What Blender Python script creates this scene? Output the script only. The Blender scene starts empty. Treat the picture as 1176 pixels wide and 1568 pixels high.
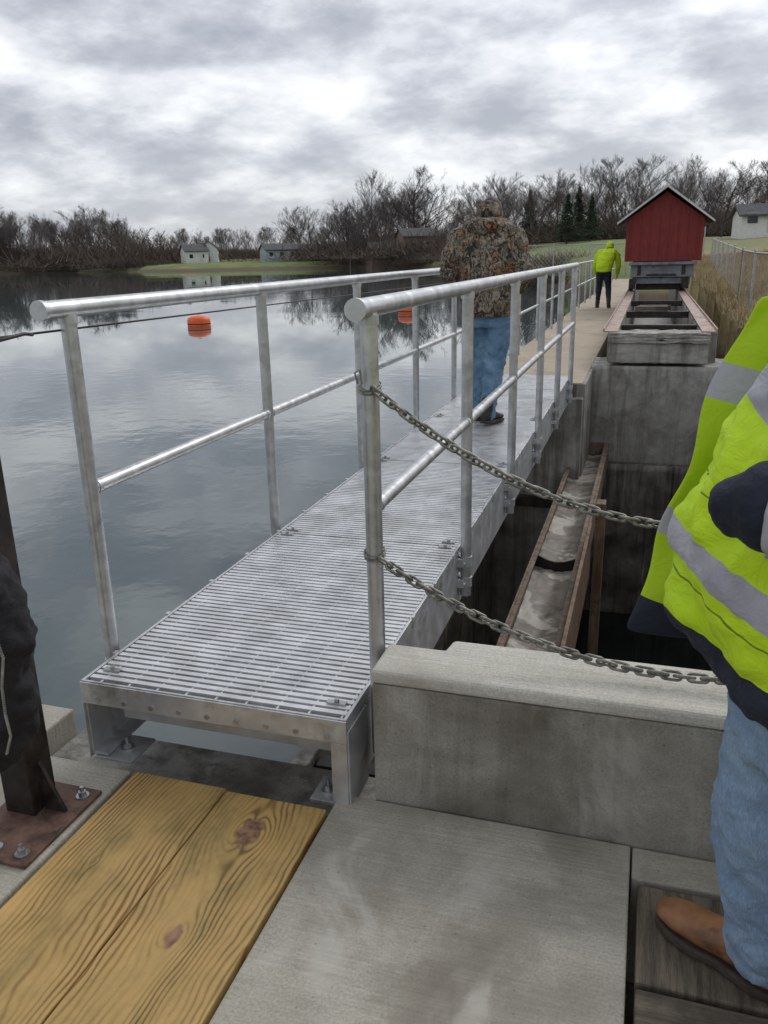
import bpy, math, random
import numpy as np
from mathutils import Vector, Matrix
random.seed(7); np.random.seed(7)
sc=bpy.context.scene
sc.view_settings.view_transform='Standard'; sc.view_settings.look='None'; sc.view_settings.exposure=0
COL=sc.collection
WZ=-1.0
# ------------------------------------------------------------------ materials
def newmat(name):
    m=bpy.data.materials.new(name); m.use_nodes=True
    nt=m.node_tree; b=nt.nodes['Principled BSDF']
    return m,nt,b
def N(nt,t,**k):
    n=nt.nodes.new(t)
    for a,v in k.items(): setattr(n,a,v)
    return n
def math_(nt,op,a,b=None,clamp=False):
    n=nt.nodes.new('ShaderNodeMath'); n.operation=op; n.use_clamp=clamp
    for i,x in enumerate((a,b)):
        if x is None: continue
        if isinstance(x,(int,float)): n.inputs[i].default_value=x
        else: nt.links.new(x,n.inputs[i])
    return n.outputs[0]
def mixc(nt,fac,a,b,mode='MIX'):
    n=nt.nodes.new('ShaderNodeMix'); n.data_type='RGBA'; n.blend_type=mode
    if isinstance(fac,(int,float)): n.inputs[0].default_value=fac
    else: nt.links.new(fac,n.inputs[0])
    for i,x in ((6,a),(7,b)):
        if isinstance(x,(tuple,list)): n.inputs[i].default_value=(*x[:3],1)
        else: nt.links.new(x,n.inputs[i])
    return n.outputs[2]
def coords(nt,scale=(1,1,1),kind='Object'):
    tc=N(nt,'ShaderNodeTexCoord'); mp=N(nt,'ShaderNodeMapping'); mp.inputs['Scale'].default_value=scale
    nt.links.new(tc.outputs[kind],mp.inputs[0]); return mp.outputs[0]
def noise(nt,vec,scale,detail=4,rough=.55,dist=0):
    n=N(nt,'ShaderNodeTexNoise'); n.inputs['Scale'].default_value=scale; n.inputs['Detail'].default_value=detail
    n.inputs['Roughness'].default_value=rough; n.inputs['Distortion'].default_value=dist
    nt.links.new(vec,n.inputs['Vector']); return n.outputs['Fac']
def ramp(nt,fac,stops,interp='LINEAR'):
    r=N(nt,'ShaderNodeValToRGB'); r.color_ramp.interpolation=interp
    e=r.color_ramp.elements
    while len(e)<len(stops): e.new(.5)
    for i,(p,c) in enumerate(stops):
        e[i].position=p; e[i].color=(*c,1) if isinstance(c,(tuple,list)) else (c,c,c,1)
    nt.links.new(fac,r.inputs[0]); return r.outputs[0]
def bump(nt,b,h,strength,dist=.01):
    n=N(nt,'ShaderNodeBump'); n.inputs['Strength'].default_value=strength; n.inputs['Distance'].default_value=dist
    nt.links.new(h,n.inputs['Height']); nt.links.new(n.outputs[0],b.inputs['Normal'])
def mk(name,c1,c2,scale=5,rough=.6,metal=0,bstr=.2,bscale=60,bdist=.005,stretch=(1,1,1),stain=None,sscale=1.5,slo=.55,shi=.7,rvar=0,fine=0,lo=.35,hi=.65):
    m,nt,b=newmat(name); v=coords(nt,stretch)
    n1=noise(nt,v,scale,5,.6)
    col=ramp(nt,n1,[(lo,c1),(hi,c2)])
    if fine:
        nf=noise(nt,v,bscale*1.5,3,.7); g=ramp(nt,nf,[(.3,1-fine),(.7,1+fine)])
        col=mixc(nt,1,col,g,'MULTIPLY')
    if stain:
        v2=coords(nt); ns=noise(nt,v2,sscale,5,.6,.4); f=ramp(nt,ns,[(slo,0.0),(shi,1.0)])
        col=mixc(nt,f,col,stain)
    nt.links.new(col,b.inputs['Base Color']); b.inputs['Metallic'].default_value=metal
    b.inputs['Roughness'].default_value=rough
    if rvar:
        rr=ramp(nt,noise(nt,v,scale*2,4),[(.3,max(0,rough-rvar)),(.7,min(1,rough+rvar))]); nt.links.new(rr,b.inputs['Roughness'])
    if bstr: bump(nt,b,noise(nt,v,bscale,4,.6),bstr,bdist)
    return m
def flat(name,c,rough=.95):
    m,nt,b=newmat(name)
    oi=N(nt,'ShaderNodeObjectInfo'); g=ramp(nt,oi.outputs['Random'],[(0,tuple(x*.7 for x in c)),(1,tuple(x*1.3 for x in c))])
    nt.links.new(g,b.inputs['Base Color']); b.inputs['Roughness'].default_value=rough; b.inputs['Specular IOR Level'].default_value=.1; return m
M={}
M['alu']=mk('galvanised_aluminium',(.42,.43,.44),(.62,.63,.64),14,.36,.75,.08,120,rvar=.08,stain=(.33,.34,.34),sscale=7,slo=.5,shi=.8)
M['alu_pl']=mk('aluminium_plate',(.42,.43,.44),(.62,.63,.64),6,.42,.65,.08,90,stain=(.32,.31,.29),sscale=6,rvar=.1)
M['alu_grate']=mk('aluminium_grating',(.54,.55,.56),(.76,.77,.78),9,.36,.55,.1,150,rvar=.1,stain=(.42,.42,.41),sscale=2.5,slo=.5,shi=.75)
M['chain']=mk('zinc_chain',(.13,.13,.115),(.30,.29,.255),40,.5,.75,.1,100)
def concrete(name,c1,c2,stain,broom=0,pits=.25,sscale=1.4,slo=.52,shi=.72,scale=3,streak=0,samt=.8,light=None,damp=None):
    m,nt,b=newmat(name); v=coords(nt)
    col=ramp(nt,noise(nt,v,scale,8,.65),[(.3,c1),(.7,c2)])
    g=ramp(nt,noise(nt,v,140,3,.7),[(.3,.76),(.7,1.2)]); col=mixc(nt,1,col,g,'MULTIPLY')
    f=ramp(nt,noise(nt,v,sscale,6,.62,.5),[(slo,0.0),(shi,1.0)]); f=math_(nt,'MULTIPLY',f,samt); col=mixc(nt,f,col,stain)
    if light:
        fl=ramp(nt,noise(nt,coords(nt,(1.3,1.1,1)),2.1,5,.6,.8),[(.56,0.0),(.66,.7)]); col=mixc(nt,fl,col,light)
    if damp: # worn damp patches lying on the slab: (x,y,radius)
        tc=N(nt,'ShaderNodeTexCoord')
        for (px,py,pr) in damp:
            dn=N(nt,'ShaderNodeVectorMath'); dn.operation='DISTANCE'; nt.links.new(tc.outputs['Object'],dn.inputs[0]); dn.inputs[1].default_value=(px,py,0)
            dd=math_(nt,'ADD',dn.outputs['Value'],math_(nt,'MULTIPLY',math_(nt,'SUBTRACT',noise(nt,v,6,6,.7),.5),pr*1.8))
            fd=ramp(nt,math_(nt,'DIVIDE',dd,pr),[(.35,.42),(.95,0.0)]); col=mixc(nt,fd,col,stain)
    if streak:
        vs=coords(nt,(9,9,.7)); fs=ramp(nt,noise(nt,vs,1,5,.65,.3),[(.48,0.0),(.66,1.0)]); col=mixc(nt,math_(nt,'MULTIPLY',fs,streak),col,tuple(x*.6 for x in stain))
        fe=ramp(nt,noise(nt,coords(nt,(14,14,1.2)),1,4,.6,.5),[(.60,0.0),(.70,1.0)]); col=mixc(nt,math_(nt,'MULTIPLY',fe,streak*.6),col,(.45,.44,.41))
    vo=N(nt,'ShaderNodeTexVoronoi'); vo.inputs['Scale'].default_value=38; nt.links.new(v,vo.inputs['Vector'])
    pit=ramp(nt,vo.outputs['Distance'],[(.05,0.30),(.13,1.0)])
    gate=ramp(nt,noise(nt,v,9,2),[(.50,1.0),(.57,0.0)])
    pit2=mixc(nt,gate,pit,(1,1,1)); col=mixc(nt,pits*2,col,mixc(nt,1,col,pit2,'MULTIPLY'))
    b.inputs['Roughness'].default_value=.85
    h=noise(nt,v,70,5,.7)
    if broom:
        vb=coords(nt,(2.5,70,1)); nb=noise(nt,vb,1.6,3,.5,.25)
        h=math_(nt,'ADD',math_(nt,'MULTIPLY',nb,broom),math_(nt,'MULTIPLY',h,.5))
        col=mixc(nt,1,col,ramp(nt,nb,[(.3,.90),(.7,1.07)]),'MULTIPLY')
    nt.links.new(col,b.inputs['Base Color'])
    bump(nt,b,h,.5,.004)
    return m
M['conc']=concrete('deck_concrete',(.32,.30,.245),(.45,.425,.36),(.185,.165,.13),broom=1.0,sscale=1.5,slo=.46,shi=.66,samt=.75,light=(.50,.48,.42),pits=.35,damp=[(-.22,1.62,.17),(-.36,1.30,.16),(-.30,1.44,.14),(-.12,1.90,.10)])
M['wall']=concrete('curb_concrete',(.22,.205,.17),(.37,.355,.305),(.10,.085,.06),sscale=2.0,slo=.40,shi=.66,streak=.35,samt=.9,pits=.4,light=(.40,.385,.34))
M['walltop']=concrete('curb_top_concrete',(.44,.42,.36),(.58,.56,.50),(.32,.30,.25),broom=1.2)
M['oldconc']=concrete('weathered_concrete',(.20,.19,.165),(.40,.385,.35),(.085,.075,.06),pits=.4,sscale=1.6,slo=.46,shi=.68,scale=5,streak=.7)
M['pierconc']=concrete('pier_concrete',(.26,.25,.22),(.48,.465,.43),(.12,.11,.09),pits=.4,sscale=2.2,slo=.52,shi=.72,scale=5,streak=.6)
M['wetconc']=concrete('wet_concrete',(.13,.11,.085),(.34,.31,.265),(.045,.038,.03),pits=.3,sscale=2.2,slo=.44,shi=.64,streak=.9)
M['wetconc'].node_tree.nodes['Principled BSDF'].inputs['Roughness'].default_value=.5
M['tanconc']=concrete('walkway_concrete',(.36,.30,.22),(.47,.40,.30),(.24,.20,.145))
M['rust']=mk('rusty_steel',(.12,.08,.055),(.25,.185,.14),18,.75,.1,.4,80,stain=(.065,.05,.038),sscale=9)
M['rustplate']=mk('rusty_base_plate',(.08,.042,.03),(.17,.10,.07),22,.7,.2,.5,70,stain=(.05,.035,.028),sscale=12)
M['rustlight']=mk('rust_worn_rail',(.27,.17,.13),(.46,.37,.32),12,.6,.2,.3,60,stain=(.14,.08,.055),sscale=7)
M['dark_steel']=mk('dark_weathered_steel',(.012,.011,.010),(.045,.036,.031),12,.5,.4,.3,70,rvar=.1)
M['bolt']=mk('bolt_zinc',(.3,.3,.3),(.5,.5,.5),30,.4,.9,0)
M['black_cloth']=mk('black_fabric',(.006,.006,.008),(.016,.016,.019),12,.85,0,.5,160)
M['trunk']=flat('bare_bark',(.120,.104,.092))
M['trunk2']=flat('bare_bark_grey',(.155,.138,.126))
M['brush']=flat('brown_brush',(.118,.095,.078))
M['pine']=mk('pine_needles',(.015,.03,.014),(.045,.075,.035),1.5,.9,0,0)
M['red']=mk('red_barn_siding',(.15,.016,.014),(.23,.028,.023),8,.7,0,.2,50,stretch=(6,6,.6))
M['white']=mk('white_trim_paint',(.50,.50,.48),(.66,.66,.64),5,.6,0,0)
M['roofgrey']=mk('shingle_roof',(.06,.06,.065),(.12,.12,.125),3,.9,0,.3,20)
M['grey_paint']=mk('grey_machine_paint',(.13,.15,.17),(.24,.26,.28),6,.55,.3,.2,40,stain=(.08,.05,.04),sscale=4)
M['black']=mk('black_rubber',(.01,.01,.01),(.03,.03,.03),10,.6,0,.1)
M['buoy']=mk('orange_buoy_plastic',(.72,.10,.02),(.82,.15,.03),4,.5,0,0)
M['glass']=mk('window_glass',(.02,.025,.03),(.04,.045,.05),1,.1,0,0)
M['siding_w']=mk('white_siding',(.62,.62,.60),(.74,.74,.72),2,.7,0,0)
M['siding_g']=mk('grey_siding',(.32,.37,.40),(.42,.46,.49),2,.7,0,0)
M['siding_b']=mk('brown_siding',(.19,.13,.10),(.27,.19,.145),2,.7,0,0)
M['leather']=mk('brown_boot_leather',(.16,.065,.025),(.27,.125,.05),14,.5,0,.3,90,stain=(.09,.04,.02),sscale=9)
M['sole']=mk('boot_sole',(.03,.02,.015),(.06,.045,.035),20,.8,0,.3)
M['shoe']=mk('dark_shoe',(.012,.012,.013),(.035,.033,.03),20,.6,0,.2)
M['skin']=mk('skin',(.42,.23,.16),(.50,.29,.21),12,.5,0,.1,120)
M['hair']=mk('brown_hair',(.03,.02,.014),(.07,.045,.03),60,.7,0,.4)
M['eye']=mk('eye',(.02,.02,.02),(.04,.03,.03),20,.2,0,0)
M['lips']=mk('lips',(.30,.12,.10),(.36,.15,.13),20,.5,0,0)
M['navy']=mk('navy_fabric',(.006,.009,.022),(.014,.02,.042),9,.8,0,.5,140)
M['reflect']=mk('reflective_tape',(.34,.34,.39),(.46,.46,.51),7,.42,.2,.25,300,bdist=.001)
M['hivis']=mk('hivis_fabric',(.45,.66,.006),(.56,.78,.01),4,.75,0,.4,25,bdist=.01)
def denim(name,c1,c2,c3):
    m,nt,b=newmat(name); v=coords(nt)
    col=ramp(nt,noise(nt,v,6,5,.6,.3),[(.25,c1),(.5,c2),(.75,c3)])
    vv=coords(nt,(400,400,60)); g=ramp(nt,noise(nt,vv,1,2),[(.3,.8),(.7,1.2)]); col=mixc(nt,1,col,g,'MULTIPLY')
    nt.links.new(col,b.inputs['Base Color']); b.inputs['Roughness'].default_value=.9
    bump(nt,b,noise(nt,v,14,4,.6,.6),.5,.02); return m
M['denim']=denim('denim_blue',(.06,.12,.20),(.12,.22,.33),(.22,.34,.46))
M['denim_l']=denim('denim_light',(.13,.20,.31),(.19,.28,.40),(.28,.38,.50))
def camo():
    m,nt,b=newmat('camo_fabric'); v=coords(nt)
    n=noise(nt,v,6.5,4,.65,1.4)
    col=ramp(nt,n,[(.30,(.03,.024,.018)),(.40,(.14,.115,.085)),(.48,(.27,.225,.17)),(.535,(.05,.04,.03)),(.575,(.36,.16,.05)),(.62,(.20,.15,.10)),(.68,(.06,.05,.035))],'CONSTANT')
    vs=coords(nt,(16,16,3.5)); n2=noise(nt,vs,1,3,.6,2.4)
    f=ramp(nt,n2,[(.46,0.0),(.475,1.0),(.515,1.0),(.53,0.0)]); col=mixc(nt,f,col,(.02,.016,.012))
    n3=noise(nt,v,19,3,.5,.8); f3=ramp(nt,n3,[(.60,0.0),(.63,1.0)],'CONSTANT'); col=mixc(nt,math_(nt,'MULTIPLY',f3,.8),col,(.33,.30,.25))
    nt.links.new(col,b.inputs['Base Color']); b.inputs['Roughness'].default_value=.9
    bump(nt,b,noise(nt,v,9,4,.6,.8),.6,.03); return m
M['camo']=camo()
def water(name,base,bs,ior):
    m,nt,b=newmat(name); v=coords(nt)
    b.inputs['Base Color'].default_value=(*base,1); b.inputs['IOR'].default_value=ior
    b.inputs['Roughness'].default_value=.02
    big=coords(nt,(.012,.05,1)); nb=noise(nt,big,1,4,.6,.5)
    amp=ramp(nt,nb,[(.50,.02),(.58,1.0)])
    h=math_(nt,'MULTIPLY',noise(nt,coords(nt,(1,1,1)),2.2,3,.5),amp)
    h2=math_(nt,'MULTIPLY',noise(nt,coords(nt,(.2,.25,1)),1.0,1,.5),.2)
    bump(nt,b,math_(nt,'ADD',h,h2),bs,.12); return m
M['water']=water('pond_water',(.058,.084,.086),.042,1.55)
M['darkwater']=water('pit_water',(.012,.017,.014),.05,1.33)
def plank_mat():
    m,nt,b=newmat('treated_pine_plank')
    tc=N(nt,'ShaderNodeTexCoord'); sp=N(nt,'ShaderNodeSeparateXYZ'); nt.links.new(tc.outputs['Object'],sp.inputs[0])
    X,Y=sp.outputs[0],sp.outputs[1]
    vs=coords(nt,(2.2,.8,1)); wn=noise(nt,vs,1.1,4,.55)
    psi=math_(nt,'ADD',X,math_(nt,'MULTIPLY',wn,.20))
    knotmask=None
    for kx,ky,a in ((-.975,1.72,.040),(-.985,1.33,.020),(-1.33,1.50,.007),(-1.27,.95,.02)):
        dx=math_(nt,'SUBTRACT',X,kx); dy=math_(nt,'MULTIPLY',math_(nt,'SUBTRACT',Y,ky),.55)
        d2=math_(nt,'ADD',math_(nt,'MULTIPLY',dx,dx),math_(nt,'MULTIPLY',dy,dy))
        q=math_(nt,'DIVIDE',a*a*3.0,math_(nt,'ADD',d2,a*a*.7))
        psi=math_(nt,'SUBTRACT',psi,math_(nt,'MULTIPLY',dx,q))
        kr=math_(nt,'SQRT',d2)
        nz=math_(nt,'MULTIPLY',math_(nt,'SUBTRACT',noise(nt,coords(nt),25,3),.5),a*1.3)
        km=math_(nt,'SUBTRACT',1.0,math_(nt,'DIVIDE',math_(nt,'ADD',kr,nz),a),True)
        knotmask=km if knotmask is None else math_(nt,'MAXIMUM',knotmask,km)
    warp=math_(nt,'MULTIPLY',noise(nt,coords(nt,(14,.6,1)),1,3,.6),6.0)
    s=math_(nt,'SINE',math_(nt,'ADD',math_(nt,'MULTIPLY',psi,360.0),warp))
    s=math_(nt,'POWER',math_(nt,'ADD',math_(nt,'MULTIPLY',s,.5),.5),1.7)
    cmod=ramp(nt,noise(nt,coords(nt,(9,1.2,1)),1,3,.6),[(.35,.15),(.65,.9)])
    fib=noise(nt,coords(nt,(220,5,1)),1,4,.6)
    s2=math_(nt,'ADD',math_(nt,'MULTIPLY',s,cmod),math_(nt,'MULTIPLY',fib,.45))
    col=ramp(nt,s2,[(.10,(.50,.335,.13)),(.5,(.43,.27,.09)),(1.1,(.20,.11,.032))])
    blot=ramp(nt,noise(nt,coords(nt,(2.4,1.4,1)),2.4,7,.7),[(.3,(.50,.57,.46)),(.48,(.90,.91,.87)),(.70,(1.18,1.13,1.06))]); col=mixc(nt,1,col,blot,'MULTIPLY')
    spk=ramp(nt,noise(nt,coords(nt,(60,30,1)),1,4,.7),[(.66,0.0),(.74,.55)]); col=mixc(nt,spk,col,(.13,.09,.045))
    kf=ramp(nt,knotmask,[(.0,0.0),(.3,1.0)]); kc=ramp(nt,noise(nt,coords(nt),45,4),[(.35,(.13,.06,.03)),(.65,(.34,.19,.11))])
    col=mixc(nt,kf,col,kc)
    nt.links.new(col,b.inputs['Base Color']); b.inputs['Roughness'].default_value=.6
    bump(nt,b,s2,.25,.002); return m
M['plank']=plank_mat()
M['oldwood']=mk('old_dark_timber',(.060,.050,.036),(.16,.135,.10),3,.85,0,.6,30,stretch=(1,14,1),stain=(.035,.03,.022),sscale=4,fine=.35)
M['oldwood_x']=mk('old_dark_timber_cross',(.060,.050,.036),(.17,.14,.10),3,.85,0,.6,30,stretch=(14,1,1),stain=(.035,.03,.022),sscale=4,fine=.35)
M['brownplank']=mk('wet_brown_timber',(.10,.06,.035),(.22,.14,.085),3,.7,0,.4,30,stretch=(6,6,1),stain=(.05,.03,.02),sscale=5)
def ground_mat():
    m,nt,b=newmat('grass_ground'); v=coords(nt)
    tc=N(nt,'ShaderNodeTexCoord'); sp=N(nt,'ShaderNodeSeparateXYZ'); nt.links.new(tc.outputs['Object'],sp.inputs[0])
    green=ramp(nt,noise(nt,v,.6,6,.7),[(.3,(.10,.15,.035)),(.7,(.18,.22,.07))])
    tan=ramp(nt,noise(nt,v,1.5,8,.75),[(.3,(.19,.14,.07)),(.7,(.40,.32,.18))])
    f=math_(nt,'MULTIPLY',math_(nt,'ADD',sp.outputs[0],0.0),.6,True)
    far=math_(nt,'MULTIPLY',math_(nt,'SUBTRACT',75.0,sp.outputs[1]),.05,True); f=math_(nt,'MULTIPLY',f,math_(nt,'MAXIMUM',far,.35))
    f2=ramp(nt,noise(nt,v,.12,4),[(.52,0.0),(.65,.5)]); f=math_(nt,'MAXIMUM',f,f2)
    col=mixc(nt,f,green,tan)
    low=ramp(nt,math_(nt,'ADD',sp.outputs[2],.6),[(0,1.0),(.3,0.0)])
    nt.links.new(mixc(nt,low,col,(.12,.09,.065)),b.inputs['Base Color']); b.inputs['Roughness'].default_value=1
    bump(nt,b,noise(nt,v,3,6,.7),.6,.1); return m
M['ground']=ground_mat()
# ------------------------------------------------------------------ geometry helpers
def empty(name,loc=(0,0,0)):
    e=bpy.data.objects.new(name,None); COL.objects.link(e); e.location=loc; e.empty_display_size=.2; return e
def obj(name,me,parent=None,mat=None,smooth=False):
    o=bpy.data.objects.new(name,me); COL.objects.link(o)
    if mat is not None: me.materials.append(M[mat] if isinstance(mat,str) else mat)
    if smooth: me.polygons.foreach_set('use_smooth',[True]*len(me.polygons))
    if parent: o.parent=parent
    return o
def mesh(name,v,f): 
    me=bpy.data.meshes.new(name); me.from_pydata([tuple(x) for x in v],[],f); me.update(); return me
BF=[(0,3,2,1),(4,5,6,7),(0,1,5,4),(1,2,6,5),(2,3,7,6),(3,0,4,7)]
def boxvf(a,b):
    x0,y0,z0=a;x1,y1,z1=b
    return [(x0,y0,z0),(x1,y0,z0),(x1,y1,z0),(x0,y1,z0),(x0,y0,z1),(x1,y0,z1),(x1,y1,z1),(x0,y1,z1)]
def bevel(o,w,seg=2):
    m=o.modifiers.new('bevel','BEVEL'); m.width=w; m.segments=seg; m.limit_method='ANGLE'; return o
def box(name,a,b,parent,mat,bev=0):
    o=obj(name,mesh(name,boxvf(a,b),BF),parent,mat)
    if bev: bevel(o,bev)
    return o
def boxes(name,lst,parent,mat,bev=0):
    V=[];F=[]
    for a,b in lst:
        n=len(V); V+=boxvf(a,b); F+=[tuple(i+n for i in f) for f in BF]
    o=obj(name,mesh(name,V,F),parent,mat)
    if bev: bevel(o,bev)
    return o
def tubevf(pts,rad,n=12,cap=True,round_=False,flat=1.0,up=None):
    pts=[Vector(p) for p in pts]
    if not hasattr(rad,'__len__'): rad=[rad]*len(pts)
    rad=list(rad)
    if round_:
        d0=(pts[0]-pts[1]).normalized(); d1=(pts[-1]-pts[-2]).normalized(); r0,r1=rad[0],rad[-1]
        A=[(pts[0]+d0*r0*math.sin(a),r0*math.cos(a)) for a in (1.4,1.0,.5)]
        B=[(pts[-1]+d1*r1*math.sin(a),r1*math.cos(a)) for a in (.5,1.0,1.4)]
        pts=[a[0] for a in A]+pts+[b[0] for b in B]; rad=[a[1] for a in A]+rad+[b[1] for b in B]
    V=[];F=[]
    ref=Vector(up) if up else None
    t=(pts[1]-pts[0]).normalized()
    if ref is None: ref=Vector((0,0,1)) if abs(t.z)<.9 else Vector((1,0,0))
    u=(ref-t*ref.dot(t)).normalized()
    for i,p in enumerate(pts):
        t=((pts[min(i+1,len(pts)-1)]-pts[max(i-1,0)])).normalized()
        u=(u-t*u.dot(t)).normalized(); w=t.cross(u)
        for k in range(n):
            a=2*math.pi*k/n; V.append(p+(u*math.cos(a)+w*math.sin(a)*flat)*rad[i])
    for i in range(len(pts)-1):
        for k in range(n):
            a=i*n+k;b=i*n+(k+1)%n; F.append((a,b,b+n,a+n))
    if cap:
        F.append(tuple(range(n-1,-1,-1))); F.append(tuple(range(len(V)-n,len(V))))
    return V,F
def tube(name,pts,r,parent,mat,n=16,**k):
    V,F=tubevf(pts,r,n,**k); o=obj(name,mesh(name,V,F),parent,mat,True)
    m=o.modifiers.new('es','EDGE_SPLIT'); m.split_angle=math.radians(50); return o
def multi(name,parts,parent,mat,smooth=True,split=50):
    V=[];F=[]
    for v,f in parts:
        n=len(V); V+=list(v); F+=[tuple(i+n for i in q) for q in f]
    o=obj(name,mesh(name,V,F),parent,mat,smooth)
    if smooth and split: m=o.modifiers.new('es','EDGE_SPLIT'); m.split_angle=math.radians(split)
    return o
def cylz(c,r,z0,z1,n=12): return tubevf([(c[0],c[1],z0),(c[0],c[1],z1)],r,n)
def loftvf(rings,n=28,pw=1.0):
    V=[];F=[]
    for cx,cy,cz,a,b,ang in rings:
        ca,sa=math.cos(ang),math.sin(ang)
        for k in range(n):
            t=2*math.pi*k/n; c,s=math.cos(t),math.sin(t)
            px=a*math.copysign(abs(c)**pw,c); py=b*math.copysign(abs(s)**pw,s)
            V.append((cx+px*ca-py*sa,cy+px*sa+py*ca,cz))
    for i in range(len(rings)-1):
        for k in range(n):
            a=i*n+k;b=i*n+(k+1)%n; F.append((a,b,b+n,a+n))
    F.append(tuple(range(n-1,-1,-1))); F.append(tuple(range(len(V)-n,len(V))))
    return V,F
def fused(name,parts,parent,mat,voxel=.012,smooth=6,folds=0,fscale=.12):
    o=multi(name,parts,parent,mat,True,0)
    r=o.modifiers.new('rm','REMESH'); r.mode='VOXEL'; r.voxel_size=voxel; r.use_smooth_shade=True
    s=o.modifiers.new('sm','SMOOTH'); s.factor=.5; s.iterations=smooth
    if folds:
        t=bpy.data.textures.new(name+'_folds','CLOUDS'); t.noise_scale=fscale; t.noise_depth=2
        d=o.modifiers.new('dp','DISPLACE'); d.texture=t; d.strength=folds; d.mid_level=.5; d.texture_coords='GLOBAL'
    return o
def ico(c,r,sub=2,scale=(1,1,1)):
    import bmesh
    bm=bmesh.new(); bmesh.ops.create_icosphere(bm,subdivisions=sub,radius=1)
    V=[(c[0]+v.co.x*r*scale[0],c[1]+v.co.y*r*scale[1],c[2]+v.co.z*r*scale[2]) for v in bm.verts]
    bm.verts.ensure_lookup_table(); F=[tuple(v.index for v in f.verts) for f in bm.faces]; bm.free(); return V,F
# ------------------------------------------------------------------ camera
f_=1250.;p=math.radians(17.4);roll=math.radians(1.35);yaw=math.radians(17.8)
R=Vector((math.cos(yaw),math.sin(yaw),0)); FH=Vector((-math.sin(yaw),math.cos(yaw),0)); Zv=Vector((0,0,1))
U=FH*math.sin(p)+Zv*math.cos(p); FW=FH*math.cos(p)-Zv*math.sin(p)
cx=R*math.cos(roll)-U*math.sin(roll); cy=R*math.sin(roll)+U*math.cos(roll)
cam=bpy.data.cameras.new('camera'); co=bpy.data.objects.new('camera',cam); COL.objects.link(co)
mt=Matrix((cx,cy,-FW)).transposed().to_4x4(); mt.translation=Vector((0,0,1.55)); co.matrix_world=mt
cam.sensor_fit='VERTICAL'; cam.sensor_height=36; cam.sensor_width=27; cam.lens=f_/1568*36; cam.clip_end=8000; cam.clip_start=.05
sc.camera=co
# ------------------------------------------------------------------ world
w=bpy.data.worlds.new('World'); sc.world=w; w.use_nodes=True; nt=w.node_tree; bg=nt.nodes['Background']
SUNAZ=math.radians(22); SUNEL=math.radians(42)
sky=N(nt,'ShaderNodeTexSky'); sky.sky_type='NISHITA'; sky.sun_disc=False; sky.sun_elevation=SUNEL; sky.sun_rotation=SUNAZ
tc=N(nt,'ShaderNodeTexCoord'); sp=N(nt,'ShaderNodeSeparateXYZ'); nt.links.new(tc.outputs['Generated'],sp.inputs[0])
z=math_(nt,'MAXIMUM',sp.outputs[2],0.0); zz=math_(nt,'ADD',z,.34)
cb=N(nt,'ShaderNodeCombineXYZ'); nt.links.new(math_(nt,'DIVIDE',sp.outputs[0],zz),cb.inputs[0]); nt.links.new(math_(nt,'DIVIDE',sp.outputs[1],zz),cb.inputs[1])
nt.links.new(math_(nt,'MULTIPLY',z,2.2),cb.inputs[2])
mp=N(nt,'ShaderNodeMapping'); mp.inputs['Location'].default_value=(7.3,1.9,.4); nt.links.new(cb.outputs[0],mp.inputs[0])
n1=noise(nt,mp.outputs[0],3.2,10,.56,.0); n2=noise(nt,mp.outputs[0],1.2,2,.5,.1)
cl=math_(nt,'ADD',math_(nt,'MULTIPLY',n1,.68),math_(nt,'MULTIPLY',n2,.32))
ccol=ramp(nt,cl,[(.41,(3.0,3.1,3.5)),(.455,(3.7,3.8,4.2)),(.49,(4.5,4.6,4.95)),(.515,(5.3,5.4,5.7)),(.55,(6.1,6.2,6.4)),(.60,(7.4,7.5,7.6))])
hor=ramp(nt,sp.outputs[2],[(.0,1.0),(.14,0.0)]); ccol=mixc(nt,math_(nt,'MULTIPLY',hor,.4),ccol,(4.9,5.2,5.7))
sd=Vector((math.sin(SUNAZ)*math.cos(SUNEL),math.cos(SUNAZ)*math.cos(SUNEL),math.sin(SUNEL)))
dp=N(nt,'ShaderNodeVectorMath'); dp.operation='DOT_PRODUCT'; nt.links.new(tc.outputs['Generated'],dp.inputs[0]); dp.inputs[1].default_value=sd
gl=ramp(nt,dp.outputs['Value'],[(.75,1.0),(1.0,1.30)]); ccol=mixc(nt,1,ccol,gl,'MULTIPLY')
fin=mixc(nt,.90,sky.outputs[0],ccol)
nt.links.new(fin,bg.inputs[0]); bg.inputs[1].default_value=.145
sl=bpy.data.lights.new('sun','SUN'); sl.energy=1.0; sl.angle=math.radians(25); sl.color=(1,.97,.92)
so=bpy.data.objects.new('sun',sl); COL.objects.link(so); so.rotation_euler=(-sd).to_track_quat('-Z','Y').to_euler()
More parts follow.
